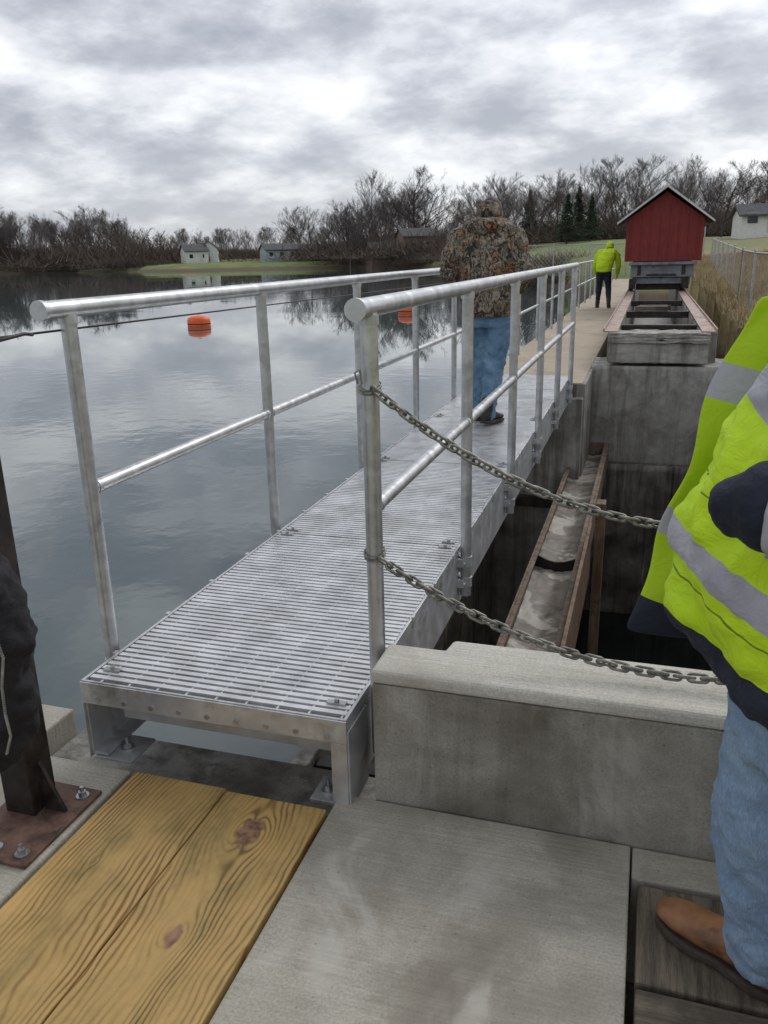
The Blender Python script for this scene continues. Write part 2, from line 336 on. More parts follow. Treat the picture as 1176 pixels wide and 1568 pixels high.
# ------------------------------------------------------------------ terrain + water
AZ=[-180,-130,-110,-95,-80,-60,-42,-36,-31,-21,-18.5,-14,-11,-8.6,-6,-4,-2.5,0,6,180]
RR=[3,8,40,120,220,280,278,255,222,215,205,170,120,85,62,50,43,42,42,42]
AA=[.5]*9+[.5,.7,.9,1,1,1,1,1,1,1,1]
def height(x,y):
    r=math.hypot(x,y); az=math.degrees(math.atan2(x,y)); d=r-np.interp(az,AZ,RR); A=np.interp(az,AZ,AA)
    h1=np.interp(d,[-6,-2,0,2,7,25,70,200,600,3000],[-4,-2.2,-1.05,-.4,.9*A+.1,1.4*A,2.9*A,4*A,6,10])
    if -2.5<az<90 and y>0:
        d2=x-1.35
        if d2>-1:
            g=.25+max(0,x-1.2)*.06+max(0,y-20)*.022
            if d2>=.1: h1=max(h1,min(g,2.6+.01*r))
            else: h1=max(h1,-4)
    if y<2:
        if x>2.3 or y<-2:
            h1=-.06 if not(x<-2.4 and y>-2) else -4
            if x<-8: h1=min(h1,-.06-(-8-x)*.15)
        else: h1=-4
    return h1
azs=np.concatenate([np.arange(-180,-50,4),np.arange(-50,-15,1.0),np.arange(-15,14,.5),np.arange(14,181,4)])
rs=np.concatenate([[.01,1.5,2.5],np.geomspace(4,45,50),np.geomspace(47,420,60),np.geomspace(450,4000,12)])
V=[];F=[];na=len(azs)
for r in rs:
    for a in azs:
        x=r*math.sin(math.radians(a));y=r*math.cos(math.radians(a)); V.append((x,y,height(x,y)))
for i in range(len(rs)-1):
    for k in range(na-1):
        a=i*na+k; F.append((a,a+1,a+1+na,a+na))
obj('ground',mesh('ground',V,F),None,'ground',True)
obj('water',mesh('water',[(-900,-300,WZ),(-1.60,-300,WZ),(-1.60,9.05,WZ),(-1.7,9.05,WZ),(-1.7,43.9,WZ),(900,43.9,WZ),(900,900,WZ),(-900,900,WZ)],[tuple(range(8))]),None,'water')
obj('pit_water',mesh('pit_water',[(-1.6,2.1,-3.0),(1.3,2.1,-3.0),(1.3,10.4,-3.0),(-1.6,10.4,-3.0)],[(0,1,2,3)]),None,'darkwater')
# ------------------------------------------------------------------ near deck
D=empty('concrete_deck')
box('right_slab',(-.79,-3,-.35),(.055,1.96,0),D,'conc',.006)
box('left_slab',(-3.2,-3,-.35),(-1.475,1.89,0),D,'conc',.008)
box('left_slab_nose',(-3.2,1.892,-.35),(-1.90,2.16,-.0),D,'conc',.008)
box('far_right_slab',(.06,1.84,-.35),(2.4,1.96,-.002),D,'conc',.006)
boxes('slab_base',[((-3.2,-3,-1.6),(-1.5,1.88,-.352)),((-.78,-3,-1.6),(2.4,1.95,-.352)),((-3.2,1.885,-1.6),(-1.91,2.15,-.352))],D,'oldconc')
box('sill_ledge',(-1.9,1.893,-3.6),(-.70,2.20,-.10),D,'oldconc',.01)
T=empty('timber_hatch')
for i in range(5): box('board_%d'%(i+1),(.075+i*.29,-1.0,-.06),(.075+i*.29+.28,1.50,-.006-.003*(i%2)),T,'oldwood',.006)
box('board_cross',(.075,1.515,-.06),(1.6,1.825,-.006),T,'oldwood_x',.006)
WP=empty('wooden_planks')
box('plank_1',(-1.455,-1,-.045),(-1.133,1.885,.003),WP,'plank',.004)
box('plank_2',(-1.127,-1,-.045),(-.80,1.872,.005),WP,'plank',.004)
C=empty('concrete_curb_wall')
def prism(name,poly,z0,z1,parent,mat,bev=0):
    n=len(poly); V=[(x,y,z0) for x,y in poly]+[(x,y,z1) for x,y in poly]
    F=[tuple(range(n-1,-1,-1)),tuple(range(n,2*n))]+[(i,(i+1)%n,n+(i+1)%n,n+i) for i in range(n)]
    o=obj(name,mesh(name,V,F),parent,mat)
    if bev: bevel(o,bev,3)
    return o
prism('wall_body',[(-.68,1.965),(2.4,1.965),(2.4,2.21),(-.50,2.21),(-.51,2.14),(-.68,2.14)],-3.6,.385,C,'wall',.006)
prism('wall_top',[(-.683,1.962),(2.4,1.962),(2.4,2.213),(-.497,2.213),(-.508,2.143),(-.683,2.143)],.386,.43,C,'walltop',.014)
# ------------------------------------------------------------------ walkway
XL,XR=-1.645,-.745; Y0,Y1=1.92,9.0; GZ=.28
Wk=empty('aluminium_walkway')
bars=[]
y=Y0+.03
while y<Y1-.02: bars.append(((XL+.012,y,GZ-.028),(XR-.012,y+.0195,GZ))); y+=.0315
boxes('grating_bars',bars,Wk,'alu_grate')
boxes('grating_cross_rods',[((x,Y0+.01,GZ-.010),(x+.006,Y1,GZ-.003)) for x in np.arange(XL+.06,XR-.02,.102)],Wk,'alu_grate')
boxes('grating_edge',[((XL,Y0,GZ-.032),(XL+.010,Y1,GZ+.003)),((XR-.010,Y0,GZ-.032),(XR,Y1,GZ+.003)),((XL+.010,Y0,GZ-.032),(XR-.010,Y0+.008,GZ+.002))]+[((XL+.012,yy,GZ-.03),(XR-.012,yy+.006,GZ+.002)) for yy in (3.43,4.95,6.5,8.0)],Wk,'alu_pl',.001)
def stringer(x,s):
    return [((min(x,x-s*.008),Y0+.005,.01),(max(x,x-s*.008),Y1,GZ-.034)),
            ((min(x-s*.008,x-s*.06),Y0+.006,.01),(max(x-s*.008,x-s*.06),Y1,.02)),
            ((min(x-s*.008,x-s*.06),Y0+.006,GZ-.044),(max(x-s*.008,x-s*.06),Y1,GZ-.034))]
boxes('stringers',stringer(XL,-1)+stringer(XR,1),Wk,'alu_pl')
boxes('front_angle',[((XL-.001,Y0-.007,GZ-.075),(XR+.001,Y0-.001,GZ-.001)),((XL+.07,Y0+.10,.10),(XR-.07,Y0+.108,GZ-.05)),((XL+.07,Y0+.109,.10),(XR-.07,Y0+.16,.108))],Wk,'alu_pl',.001)
boxes('cross_beams',[((XL+.062,yy,.03),(XR-.062,yy+.008,GZ-.05)) for yy in (3.1,4.3,5.5,6.7,7.9)],Wk,'alu_pl')
boxes('end_legs',[((XL-.004,Y0-.004,-.0),(XL-.0005,Y0+.16,.202)),((XR+.0005,Y0-.002,-.02),(XR+.006,Y0+.16,.243)),((XR-.050,Y0-.005,-.02),(XR+.0,Y0+.003,.203)),((XL+.012,Y0+.0,-.004),(XL+.15,Y0+.14,.006)),((XR-.13,Y0+.004,-.02),(XR-.014,Y0+.12,-.010))],Wk,'alu_pl',.0008)
parts=[]
for i in range(9):
    x=XL+.06+i*(XR-XL-.12)/8; parts.append(tubevf([(x,Y0-.012,GZ-.055),(x,Y0+.0,GZ-.055)],.008,8))
for (x,yy,zz_) in [(XL+.09,Y0+.07,.006),(XR-.09,Y0+.06,-.010)]:
    parts.append(cylz((x,yy),.024,zz_,zz_+.004,16)); parts.append(cylz((x,yy),.013,zz_+.004,zz_+.018,6)); parts.append(cylz((x,yy),.006,zz_+.018,zz_+.04,8))
for yy in (2.0,3.40,3.47,4.92,4.99,6.45,6.53):
    for x in (XL+.06,XR-.06):
        parts.append((boxvf((x-.03,yy-.006,GZ+.001),(x+.03,yy+.014,GZ+.006)),BF)); parts.append(cylz((x,yy+.004),.008,GZ+.006,GZ+.016,8))
multi('bolts_and_clips',parts,Wk,'bolt')
multi('edge_clips',[(boxvf((XL-.008,yy,GZ-.03),(XL+.004,yy+.02,GZ+.008)),BF) for yy in np.arange(2.1,8.9,.33)]+[(boxvf((XR-.004,yy,GZ-.03),(XR+.006,yy+.02,GZ+.008)),BF) for yy in np.arange(2.3,8.9,.33)],Wk,'alu_pl',False)
def railing(name,x,ys,ztop,zmid,zbot,y0,y1):
    e=empty(name); r=.0245
    tube('top_rail',[(x,y0,ztop),(x,y1,ztop)],.027,e,'alu',20)
    tube('mid_rail',[(x,ys[0]+.01,zmid),(x,y1-.03,zmid)],.022,e,'alu',16)
    for i,yy in enumerate(ys): tube('post_%d'%(i+1),[(x,yy,zbot),(x,yy,ztop-.01)],r,e,'alu',18)
    parts=[]
    for i,yy in enumerate(ys):
        parts.append(tubevf([(x,yy,ztop-.045),(x,yy,ztop-.02)],.0285,18))
        if i: parts.append(tubevf([(x,yy-.045,zmid),(x,yy-.024,zmid)],.0245,16))
        parts.append(tubevf([(x,yy+.022,zmid),(x,yy+.04,zmid)],.0245,16))
    parts.append(tubevf([(x,y0-.006,ztop),(x,y0+.012,ztop)],.030,20))
    multi('collars',parts,e,'alu_pl'); return e
ysL=[2.15,3.5,4.83,6.16,7.5,8.8]; ysR=[2.13,3.43,4.72,6.0,7.28,8.6]
rl=railing('walkway_railing',-1.69,ysL,1.42,.85,.10,2.03,8.9)
rr_=railing('walkway_railing',-.715,ysR,1.42,.86,.05,2.03,8.75)
def brackets(e,x,ys,s):
    P=[]
    for yy in ys:
        for z0 in (.10,.20):
            P.append((boxvf((min(x,x-s*.03),yy-.05,z0),(max(x,x-s*.03),yy-.026,z0+.035)),BF)); P.append((boxvf((min(x,x-s*.03),yy+.026,z0),(max(x,x-s*.03),yy+.05,z0+.035)),BF))
            P.append(tubevf([(x,yy-.055,z0+.017),(x,yy+.055,z0+.017)],.007,8))
            P.append(tubevf([(x,yy,z0-.005),(x,yy,z0+.04)],.029,16))
    multi('brackets',P,e,'alu_pl')
brackets(rr_,-.715,ysR[1:],1); brackets(rl,-1.69,ysL,-1)
# ------------------------------------------------------------------ chains
def link():
    a,b,r=.012,.0085,.0033; pts=[]
    for k in range(18):
        t=2*math.pi*k/18; pts.append(((a if math.cos(t)>0 else -a)+b*math.cos(t),b*math.sin(t),0))
    V=[];F=[];n=len(pts);m_=7
    for i in range(n):
        P=Vector(pts[i]);t=(Vector(pts[(i+1)%n])-Vector(pts[i-1])).normalized();u=Vector((0,0,1));wv=t.cross(u)
        for k in range(m_):
            an=2*math.pi*k/m_; V.append(P+(u*math.cos(an)+wv*math.sin(an))*r)
    for i in range(n):
        for k in range(m_):
            F.append((i*m_+k,i*m_+(k+1)%m_,((i+1)%n)*m_+(k+1)%m_,((i+1)%n)*m_+k))
    return V,F
LV,LF=link()
def chain(name,path):
    e=empty(name); pts=[Vector(q) for q in path]
    dense=[]
    for i in range(len(pts)-1):
        for k in range(40): dense.append(pts[i].lerp(pts[i+1],k/40))
    dense.append(pts[-1]); pitch=.0335; out=[dense[0]]; acc=0
    for i in range(1,len(dense)):
        acc+=(dense[i]-dense[i-1]).length
        if acc>=pitch: out.append(dense[i]); acc=0
    parts=[]
    for i in range(len(out)-1):
        c=(out[i]+out[i+1])/2; t=(out[i+1]-out[i]).normalized(); u=Vector((0,1,0)); u=(u-t*u.dot(t)).normalized(); wv=t.cross(u)
        ang=math.radians(45+random.uniform(-14,14)) if i%2 else math.radians(-45+random.uniform(-14,14))
        a1=u*math.cos(ang)+wv*math.sin(ang); a2=t.cross(a1); s=1.28
        parts.append(([c+t*v[0]*s+a1*v[1]*s+a2*v[2]*s for v in LV],LF))
    multi('links',parts,e,'chain',True,0); return e
def par(x0,z0,x1,z1,xm,zm,y,y1=None):
    A=np.polyfit([x0,xm,x1],[z0,zm,z1],2); xs=np.linspace(x0,x1,40)
    return [(x,y+(x-x0)/(x1-x0)*((y1 or y)-y),float(np.polyval(A,x))) for x in xs]
c1=chain('safety_chain',par(-.695,1.205,.62,.98,.054,.882,2.10,2.08))
c2=chain('safety_chain',par(-.69,.715,.62,.55,.15,.462,2.10,2.08))
def ring(cx,cy,cz,r=.03,tr=.003): 
    pts=[(cx+r*math.cos(a),cy+r*math.sin(a),cz+.01*math.sin(a)) for a in np.linspace(0,2*math.pi,24)]
    return tubevf(pts,tr,7)
multi('post_loop',[ring(-.715,2.13,1.20),ring(-.715,2.13,1.21,.031),tubevf([(-.74,2.10,1.22),(-.745,2.09,1.25),(-.73,2.09,1.26),(-.725,2.09,1.22)],.003,6)],c1,'chain')
multi('post_loop',[ring(-.715,2.13,.715),ring(-.715,2.13,.725,.031)],c2,'chain')
ep=empty('railing_post'); tube('tube',[(.64,2.08,.43),(.64,2.08,1.42)],.0245,ep,'alu'); tube('cap',[(.64,2.08,1.42),(.64,2.08,1.43)],.027,ep,'alu'); box('foot_plate',(.58,2.02,.431),(.70,2.14,.441),ep,'alu_pl')
# ------------------------------------------------------------------ concrete walkway, pier, trough
K=empty('concrete_dam_walkway')
box('slab',(-1.76,9.02,-3.6),(-.62,44,.20),K,'tanconc',.01)
box('abutment_face',(-1.78,8.86,-3.6),(-.60,9.015,.05),K,'oldconc',.01)
box('abutment_seat',(-.86,9.018,-3.6),(-.585,10.28,.19),K,'oldconc',.01)
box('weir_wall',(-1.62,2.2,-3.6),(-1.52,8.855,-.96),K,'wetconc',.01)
def drail():
    e=empty('dam_railing'); x=-1.68
    tube('top_rail',[(x,9.1,1.27),(x,42,1.27)],.024,e,'alu'); tube('mid_rail',[(x,9.1,.75),(x,42,.75)],.02,e,'alu')
    for i,yy in enumerate(np.arange(9.4,42.1,2.05)): tube('post_%d'%(i+1),[(x,yy,.2),(x,yy,1.26)],.024,e,'alu',10)
drail()
Pp=empty('concrete_pier')
def rough_block(name,a,b,mat,amp=.012,cuts=14,seed=0):
    import bmesh
    bm=bmesh.new(); 
    V_=boxvf(a,b); vs=[bm.verts.new(v) for v in V_]
    for q in BF: bm.faces.new([vs[i] for i in q])
    bmesh.ops.subdivide_edges(bm,edges=bm.edges[:],cuts=cuts,use_grid_fill=True)
    rnd=random.Random(seed)
    for v in bm.verts: v.co+=Vector((rnd.uniform(-1,1),rnd.uniform(-1,1),rnd.uniform(-1,1)))*amp
    me=bpy.data.meshes.new(name); bm.to_mesh(me); bm.free(); o=obj(name,me,Pp,mat,True); return o
rough_block('upper_block',(-.42,10.30,.26),(.70,10.75,.60),'pierconc',.006,20,1)
rough_block('cap_layer',(-.43,10.265,.50),(.71,10.70,.615),'pierconc',.010,14,4)
rough_block('shelf_block',(-.61,10.32,-1.0),(1.2,11.2,.22),'pierconc',.005,24,2)
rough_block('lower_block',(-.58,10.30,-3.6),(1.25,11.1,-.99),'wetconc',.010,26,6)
boxes('side_walls',[((-.46,10.76,-1),(-.34,30,.585)),((.62,10.76,-1),(.82,30,.585))],Pp,'oldconc',.01)
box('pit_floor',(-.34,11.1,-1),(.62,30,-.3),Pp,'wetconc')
Rt=empty('rusty_rail_track')
boxes('rails',[((-.50,10.35,.617),(-.33,30,.632)),((-.50,10.35,.633),(-.485,30,.66)),((.62,10.35,.617),(.79,30,.632)),((.775,10.35,.633),(.79,30,.66))],Rt,'rustlight')
boxes('cross_beams',[((-.33,yy,.50),(.62,yy+.10,.60)) for yy in (11.6,14.2,17.2)],Rt,'dark_steel',.004)
boxes('timbers',[((-.2+.03*i,14.2+i*.16,.61),(.30+.05*(i%2),14.3+i*.16,.68)) for i in range(3)],Rt,'oldwood',.01)
Rw=empty('retaining_wall'); box('wall',(1.25,2.22,-3.6),(1.5,10.9,.30),Rw,'oldconc',.02)
Tr=empty('steel_trough')
boxes('side_plates',[((-.735,2.6,-.98),(-.718,10.2,-.70)),((-.365,2.6,-.98),(-.345,10.2,-.70)),((-.718,10.18,-.9),(-.365,10.2,-.70))],Tr,'rust',.003)
boxes('inner_flanges',[((-.717,2.6,-.712),(-.69,10.17,-.70)),((-.40,2.6,-.712),(-.366,10.17,-.70))],Tr,'rust',.002)
box('right_plate',(-.335,3.2,-.98),(-.31,6.4,-.52),Tr,'brownplank',.003)
box('floor',(-.717,2.6,-.98),(-.366,10.18,-.90),Tr,'rust')
boxes('supports',[((-1.5,yy,-1.10),(-.34,yy+.10,-.99)) for yy in (3.4,8.6)],Tr,'dark_steel')
def sediment():
    V=[];F=[];nx,ny=14,200
    rnd=random.Random(3)
    for j in range(ny):
        for i in range(nx):
            x=-.716+i*.350/(nx-1); yy=2.62+j*7.55/(ny-1); V.append((x,yy,-.862+.016*math.sin(yy*2.2)+.035*abs(i/(nx-1)-.5)*2+rnd.uniform(-.006,.006)))
    for j in range(ny-1):
        for i in range(nx-1):
            a=j*nx+i; F.append((a,a+1,a+1+nx,a+nx))
    return mesh('sediment',V,F)
msed=mk('wet_sediment',(.11,.09,.07),(.22,.19,.155),6,.5,0,.4,60,stain=(.42,.39,.34),sscale=2.2,slo=.52,shi=.56,rvar=.2)  # pale patches are the wet floor's lighter reflections, painted into its colour
obj('sediment',sediment(),Tr,msed,True)
bp=[(-.717,-.86),(-.717,-.71)]+[(-.717+.352*t,-.71-.06*math.sin(math.pi*t)) for t in np.linspace(.05,.95,12)]+[(-.365,-.71),(-.365,-.86)]
n=len(bp); V=[(x,6.1,z_) for x,z_ in bp]+[(x,6.12,z_) for x,z_ in bp]
obj('baffle',mesh('baffle',V,[tuple(range(n)),tuple(range(2*n-1,n-1,-1))]+[(i,(i+1)%n,n+(i+1)%n,n+i) for i in range(n)]),Tr,'dark_steel')
Tg=empty('timber_stoplog_guide'); boxes('timbers',[((-.30,6.6,-3.4),(-.22,6.75,-.42))],Tg,'brownplank',.01)
# ------------------------------------------------------------------ steel post with hanging coat at left
S=empty('steel_gate_post')
boxes('angle_post',[((-1.705,1.60,.012),(-1.605,1.612,1.62)),((-1.617,1.613,.012),(-1.606,1.70,1.62)),((-1.705,1.613,.012),(-1.693,1.70,1.62))],S,'dark_steel',.002)
box('base_plate',(-1.74,1.42,.001),(-1.49,1.76,.013),S,'rustplate',.003)
prism_g=mesh('gusset',[(-1.60,1.64,.013),(-1.53,1.64,.013),(-1.60,1.64,.17),(-1.60,1.652,.013),(-1.53,1.652,.013),(-1.60,1.652,.17),],[(0,1,2),(5,4,3),(0,3,4,1),(1,4,5,2),(2,5,3,0)])
obj('gusset',prism_g,S,'dark_steel')
multi('anchor_bolts',[q for (x,yy) in ((-1.53,1.46),(-1.62,1.46),(-1.53,1.72)) for q in (cylz((x,yy),.02,.013,.017,16),cylz((x,yy),.012,.017,.03,6),cylz((x,yy),.006,.03,.045,8))],S,'bolt')
Hc=empty('black_coat')
cr=[(-1.62,1.54,1.14,.04,.04,0),(-1.61,1.52,1.0,.06,.06,0),(-1.585,1.50,.88,.08,.08,.2),(-1.55,1.50,.74,.11,.09,.1),(-1.545,1.50,.64,.125,.09,.1),(-1.57,1.50,.54,.10,.09,-.2),(-1.56,1.50,.44,.11,.09,0),(-1.59,1.50,.34,.10,.09,.1),(-1.62,1.50,.26,.07,.07,.1)]
fused('coat_body',[loftvf(cr)],Hc,'black_cloth',.009,3,.05,.07)
zp=[(-1.51,1.42,.92),(-1.48,1.41,.82),(-1.445,1.415,.72),(-1.435,1.42,.64),(-1.455,1.42,.56),(-1.46,1.42,.48),(-1.455,1.42,.42),(-1.48,1.42,.36)]
dz=[]
for i in range(len(zp)-1):
    for k in range(12): dz.append(Vector(zp[i]).lerp(Vector(zp[i+1]),k/12))
multi('zipper',[(boxvf(q-Vector((.0025,.0025,.0025)),q+Vector((.0025,.0025,.0025))),BF) for q in dz],Hc,'bolt',False)
Cb=empty('steel_cable')
pA=Vector((-1.66,1.70,1.365)); pB=Vector((-7.2,45,.55))
cpts=[pA.lerp(pB,t)-Vector((0,0,.25*4*t*(1-t)*.15)) for t in np.linspace(0,1,30)]
tube('cable',cpts,.0035,Cb,'dark_steel',6)
multi('hook',[tubevf([(-1.66,1.70,1.365),(-1.67,1.66,1.33),(-1.65,1.62,1.345),(-1.63,1.64,1.37)],.006,8),tubevf([(-1.62,1.76,1.36),(-1.60,1.85,1.372),(-1.66,1.95,1.36)],.005,8)],Cb,'dark_steel')
pl=empty('mooring_pile'); tube('pile',[(-7.2,45,-3),(-7.2,45,.7)],[.16,.14],pl,'oldwood',12)
# ------------------------------------------------------------------ buoys
def buoy(x,y,r=.46):
    e=empty('orange_buoy')
    prof=[(0,-.30),(.7,-.30),(.95,-.18),(1,0),(1,.55),(.93,.75),(.6,.88),(.25,.93),(.0,.93)]
    V=[];F=[];n=28
    for pr,pz in prof:
        for k in range(n): a=2*math.pi*k/n; V.append((x+r*pr*math.cos(a),y+r*pr*math.sin(a),WZ+r*pz))
    for i in range(len(prof)-1):
        for k in range(n): F.append((i*n+k,i*n+(k+1)%n,(i+1)*n+(k+1)%n,(i+1)*n+k))
    obj('float',mesh('float',V,F),e,'buoy',True)
    tube('band',[(x,y,WZ+r*.22),(x,y,WZ+r*.30)],r*1.015,e,'black',28)
    tube('lifting_eye',[(x-.05,y,WZ+r*.9),(x-.05,y,WZ+r*1.05),(x+.05,y,WZ+r*1.05),(x+.05,y,WZ+r*.9)],.012,e,'bolt',8)
buoy(-17.3,30); buoy(-10.55,37.2)
# ------------------------------------------------------------------ red shed
Sh=empty('red_shed'); y0,y1=20.4,22.4; xa,xb=-.58,1.04; xm=(xa+xb)/2
pts=[(xa,1.30),(xb,1.30),(xb,2.22),(xm,2.78),(xa,2.22)]
V=[(x,y0,z_) for x,z_ in pts]+[(x,y1,z_) for x,z_ in pts]
obj('walls',mesh('walls',V,[(0,1,2,3,4),(9,8,7,6,5),(0,5,6,1),(1,6,7,2),(2,7,8,3),(3,8,9,4),(4,9,5,0)]),Sh,'red')
boxes('battens',[((x,y0-.010,1.30),(x+.015,y0-.001,2.22+max(0,.55*(1-abs(x-xm)/.81))-.03)) for x in np.arange(xa+.1,xb-.05,.2)],Sh,'red')
def roofside(s):
    ex=xm+s*1.02; ez=2.12; th=.05
    V=[(xm,y0-.2,2.86),(ex,y0-.2,ez),(ex,y1+.2,ez),(xm,y1+.2,2.86)]; V+=[(x,y,z_+th) for x,y,z_ in V]
    return mesh('roof',V,BF)
for s in(1,-1): obj('roof_slope',roofside(s),Sh,'roofgrey')
def barge(s):
    ex=xm+s*1.03; V=[(xm,y0-.235,2.86),(ex,y0-.235,2.105),(ex,y0-.235,2.15),(xm,y0-.235,2.915)]; V+=[(x,y0-.203,z_) for x,y,z_ in V]
    return mesh('barge',V,BF)
for s in(1,-1): obj('barge_board',barge(s),Sh,'white')
boxes('corner_trim',[((xa-.02,y0-.02,1.30),(xa+.04,y0-.003,2.2)),((xb-.04,y0-.02,1.30),(xb+.02,y0-.003,2.2))],Sh,'red')
Cg=empty('gate_hoist_carriage')
boxes('frame',[((-.45,y0+.02,.95),(.92,y1,1.28)),((-.40,y0+.1,.80),(.86,y1-.1,.94)),((-.50,y0-.08,1.22),(.98,y0+.01,1.285))],Cg,'grey_paint',.01)
boxes('trim_plates',[((-.30,y0-.0,1.0),(-.22,y0+.018,1.2)),((.66,y0-.0,1.0),(.74,y0+.018,1.2)),((-.1,y0+.0,.98),(.55,y0+.018,1.02))],Cg,'dark_steel')
multi('wheels',[tubevf([(x,yy,.76),(x+.08,yy,.76)],.12,20) for x in (-.46,.66) for yy in (y0+.25,y1-.25)],Cg,'dark_steel')
boxes('bumpers',[((-.47,y0-.1,.70),(-.32,y0+.1,.92)),((.68,y0-.1,.70),(.83,y0+.1,.92)),((-.32,y0+.3,.66),(.68,y0+.5,.80))],Cg,'dark_steel',.01)
# ------------------------------------------------------------------ fences
def chainlink(name,p0,p1,h,posts,zf,cell=.12,wr=.004):
    e=empty(name); p0=Vector(p0);p1=Vector(p1); L=(p1-p0).length; P=[]
    for i in range(posts+1):
        q=p0.lerp(p1,i/posts); z0=zf(q.x,q.y); P.append(tubevf([(q.x,q.y,z0-.3),(q.x,q.y,z0+h+.05)],.03,8)); P.append(tubevf([(q.x,q.y,z0+h+.05),(q.x,q.y,z0+h+.09)],[.035,.01],8))
    for i in range(posts):
        a=p0.lerp(p1,i/posts);b=p0.lerp(p1,(i+1)/posts); P.append(tubevf([(a.x,a.y,zf(a.x,a.y)+h),(b.x,b.y,zf(b.x,b.y)+h)],.02,8))
        P.append(tubevf([(a.x,a.y,zf(a.x,a.y)+.05),(b.x,b.y,zf(b.x,b.y)+.05)],.006,6))
    multi('frame',P,e,'bolt'); W=[]
    nn=int(L/cell)
    for i in range(-int(h/cell),nn):
        for s in (0,1):
            t0=i*cell; 
            a0,a1=(t0,t0+h); za,zb=(0,h) if s==0 else (h,0)
            if a0<0: fr=-a0/h; za=za+(zb-za)*fr; a0=0
            if a1>L: fr=(L-a0)/(a1-a0); zb=za+(zb-za)*fr; a1=L
            if a1<=a0: continue
            A=p0.lerp(p1,a0/L);B=p0.lerp(p1,a1/L); W.append(tubevf([(A.x,A.y,zf(A.x,A.y)+za),(B.x,B.y,zf(B.x,B.y)+zb)],wr,3,False))
    multi('wire_mesh',W,e,'bolt',True,0)
chainlink('chain_link_fence',(1.75,11.5,0),(2.6,42,0),1.15,9,lambda x,y:max(.25,height(x,y)),.22,.0010)
chainlink('chain_link_fence',(-7,47,0),(2.5,47,0),1.6,5,lambda x,y:max(.3,height(x,y)),.22,.006)
def grass(name,n,xr,yr,hh,mat,seed):
    rnd=random.Random(seed);V=[];F=[]
    for i in range(n):
        x=rnd.uniform(*xr);y=rnd.uniform(*yr); z0=height(x,y)-.03
        if z0<0: continue
        h=hh*rnd.uniform(.5,1.3)*(1+y*.01); a=rnd.uniform(0,6.28);w=.012*(1+y*.05); l=rnd.uniform(-.5,.5)*h; l2=rnd.uniform(-.5,.5)*h
        k=len(V);V+=[(x-w*math.cos(a),y-w*math.sin(a),z0),(x+w*math.cos(a),y+w*math.sin(a),z0),(x+l,y+l2,z0+h)];F.append((k,k+1,k+2))
    obj(name,mesh(name,V,F),None,mat)
M['drygrass']=mk('dry_grass_blades',(.26,.20,.10),(.48,.39,.23),1.5,.9,0,0)
grass('dry_grass',24000,(1.5,9),(10.8,50),.20,'drygrass',5)
# ------------------------------------------------------------------ trees
def treeproto(seed,spread,upr,low,lead):
    rnd=random.Random(seed); V=[];F=[]
    def seg(a,b,r0,r1):
        t=(b-a).normalized(); u=Vector((1,0,0)) if abs(t.x)<.8 else Vector((0,1,0)); u=(u-t*u.dot(t)).normalized(); w_=t.cross(u); k=len(V)
        for P_,r_ in ((a,r0),(b,r1)):
            for j in range(3): an=2.094*j; V.append(P_+(u*math.cos(an)+w_*math.sin(an))*r_)
        F.extend([(k,k+1,k+4,k+3),(k+1,k+2,k+5,k+4),(k+2,k,k+3,k+5)])
    def twig(a,b,r):
        t=(b-a).normalized(); u=t.cross(Vector((rnd.gauss(0,1),rnd.gauss(0,1),rnd.gauss(0,1)))).normalized(); k=len(V)
        V.extend([a-u*r,a+u*r,b]); F.append((k,k+1,k+2))
    def grow(p,d,L,r,lev):
        n=[6,5,3,2][lev]; pts=[p]; q=p.copy(); dd=d.copy()
        for i in range(n):
            dd=(dd+Vector((rnd.gauss(0,.13),rnd.gauss(0,.13),rnd.gauss(.05 if lev else .02,.07)))).normalized(); q2=q+dd*L/n
            ra=r*(1-.8*i/n); rb=r*(1-.8*(i+1)/n); seg(q.copy(),q2.copy(),ra,rb); q=q2; pts.append(q.copy())
        nc=[15,7,5,5][lev]
        for i in range(nc):
            t=rnd.uniform(low,.95) if lev==0 else rnd.uniform(.2,1.0); k=min(int(t*n),n-1); b=pts[k].lerp(pts[k+1],min(1,t*n-k))
            a=rnd.uniform(0,2*math.pi); side=Vector((math.cos(a),math.sin(a),0))
            if lev==0:
                nd=(side*spread*(1.25-.4*t)+Vector((0,0,upr+.2*t))).normalized(); l2=(.14+.40*(1-t)**.8)*rnd.uniform(.75,1.25)
            else:
                perp=(side+Vector((0,0,rnd.uniform(-.5,.7)))); nd=(perp*.62+dd*.9+Vector((0,0,.10))).normalized(); l2=L*(rnd.uniform(.35,.62)*(1.2-.5*t))
            if lev==3: twig(b,b+(nd+Vector((0,0,.1))).normalized()*rnd.uniform(.025,.06),.0008)
            else: grow(b,nd,l2,max(.0009,r*(1-.65*t)*.52),lev+1)
    grow(Vector((0,0,0)),Vector((0,0,1)),lead,.016,0)
    mz=max(v.z for v in V); V2=[v/mz for v in V]
    return V2,F
protos=[]
for i in range(6):
    V_,F_=treeproto(60+i,[.85,1.0,.75,.95,.8,1.1][i],[.65,.5,.75,.55,.85,.5][i],[.22,.18,.30,.16,.25,.2][i],[.90,.8,.95,.85,.9,.75][i])
    me=mesh('bare_tree_mesh',V_,F_); me.materials.append(M['trunk' if i%2 else 'trunk2']); protos.append(me)
TL=empty('distant_treeline'); cnt=[0]
def put(me,x,y,h,parent,wf=1.0,zoff=-.3,name='tree'):
    cnt[0]+=1; o=bpy.data.objects.new('%s_%d'%(name,cnt[0]),me); COL.objects.link(o); o.parent=parent
    o.location=(x,y,height(x,y)+zoff); o.scale=(h*wf,h*wf,h); o.rotation_euler=(0,0,random.uniform(0,6.28))
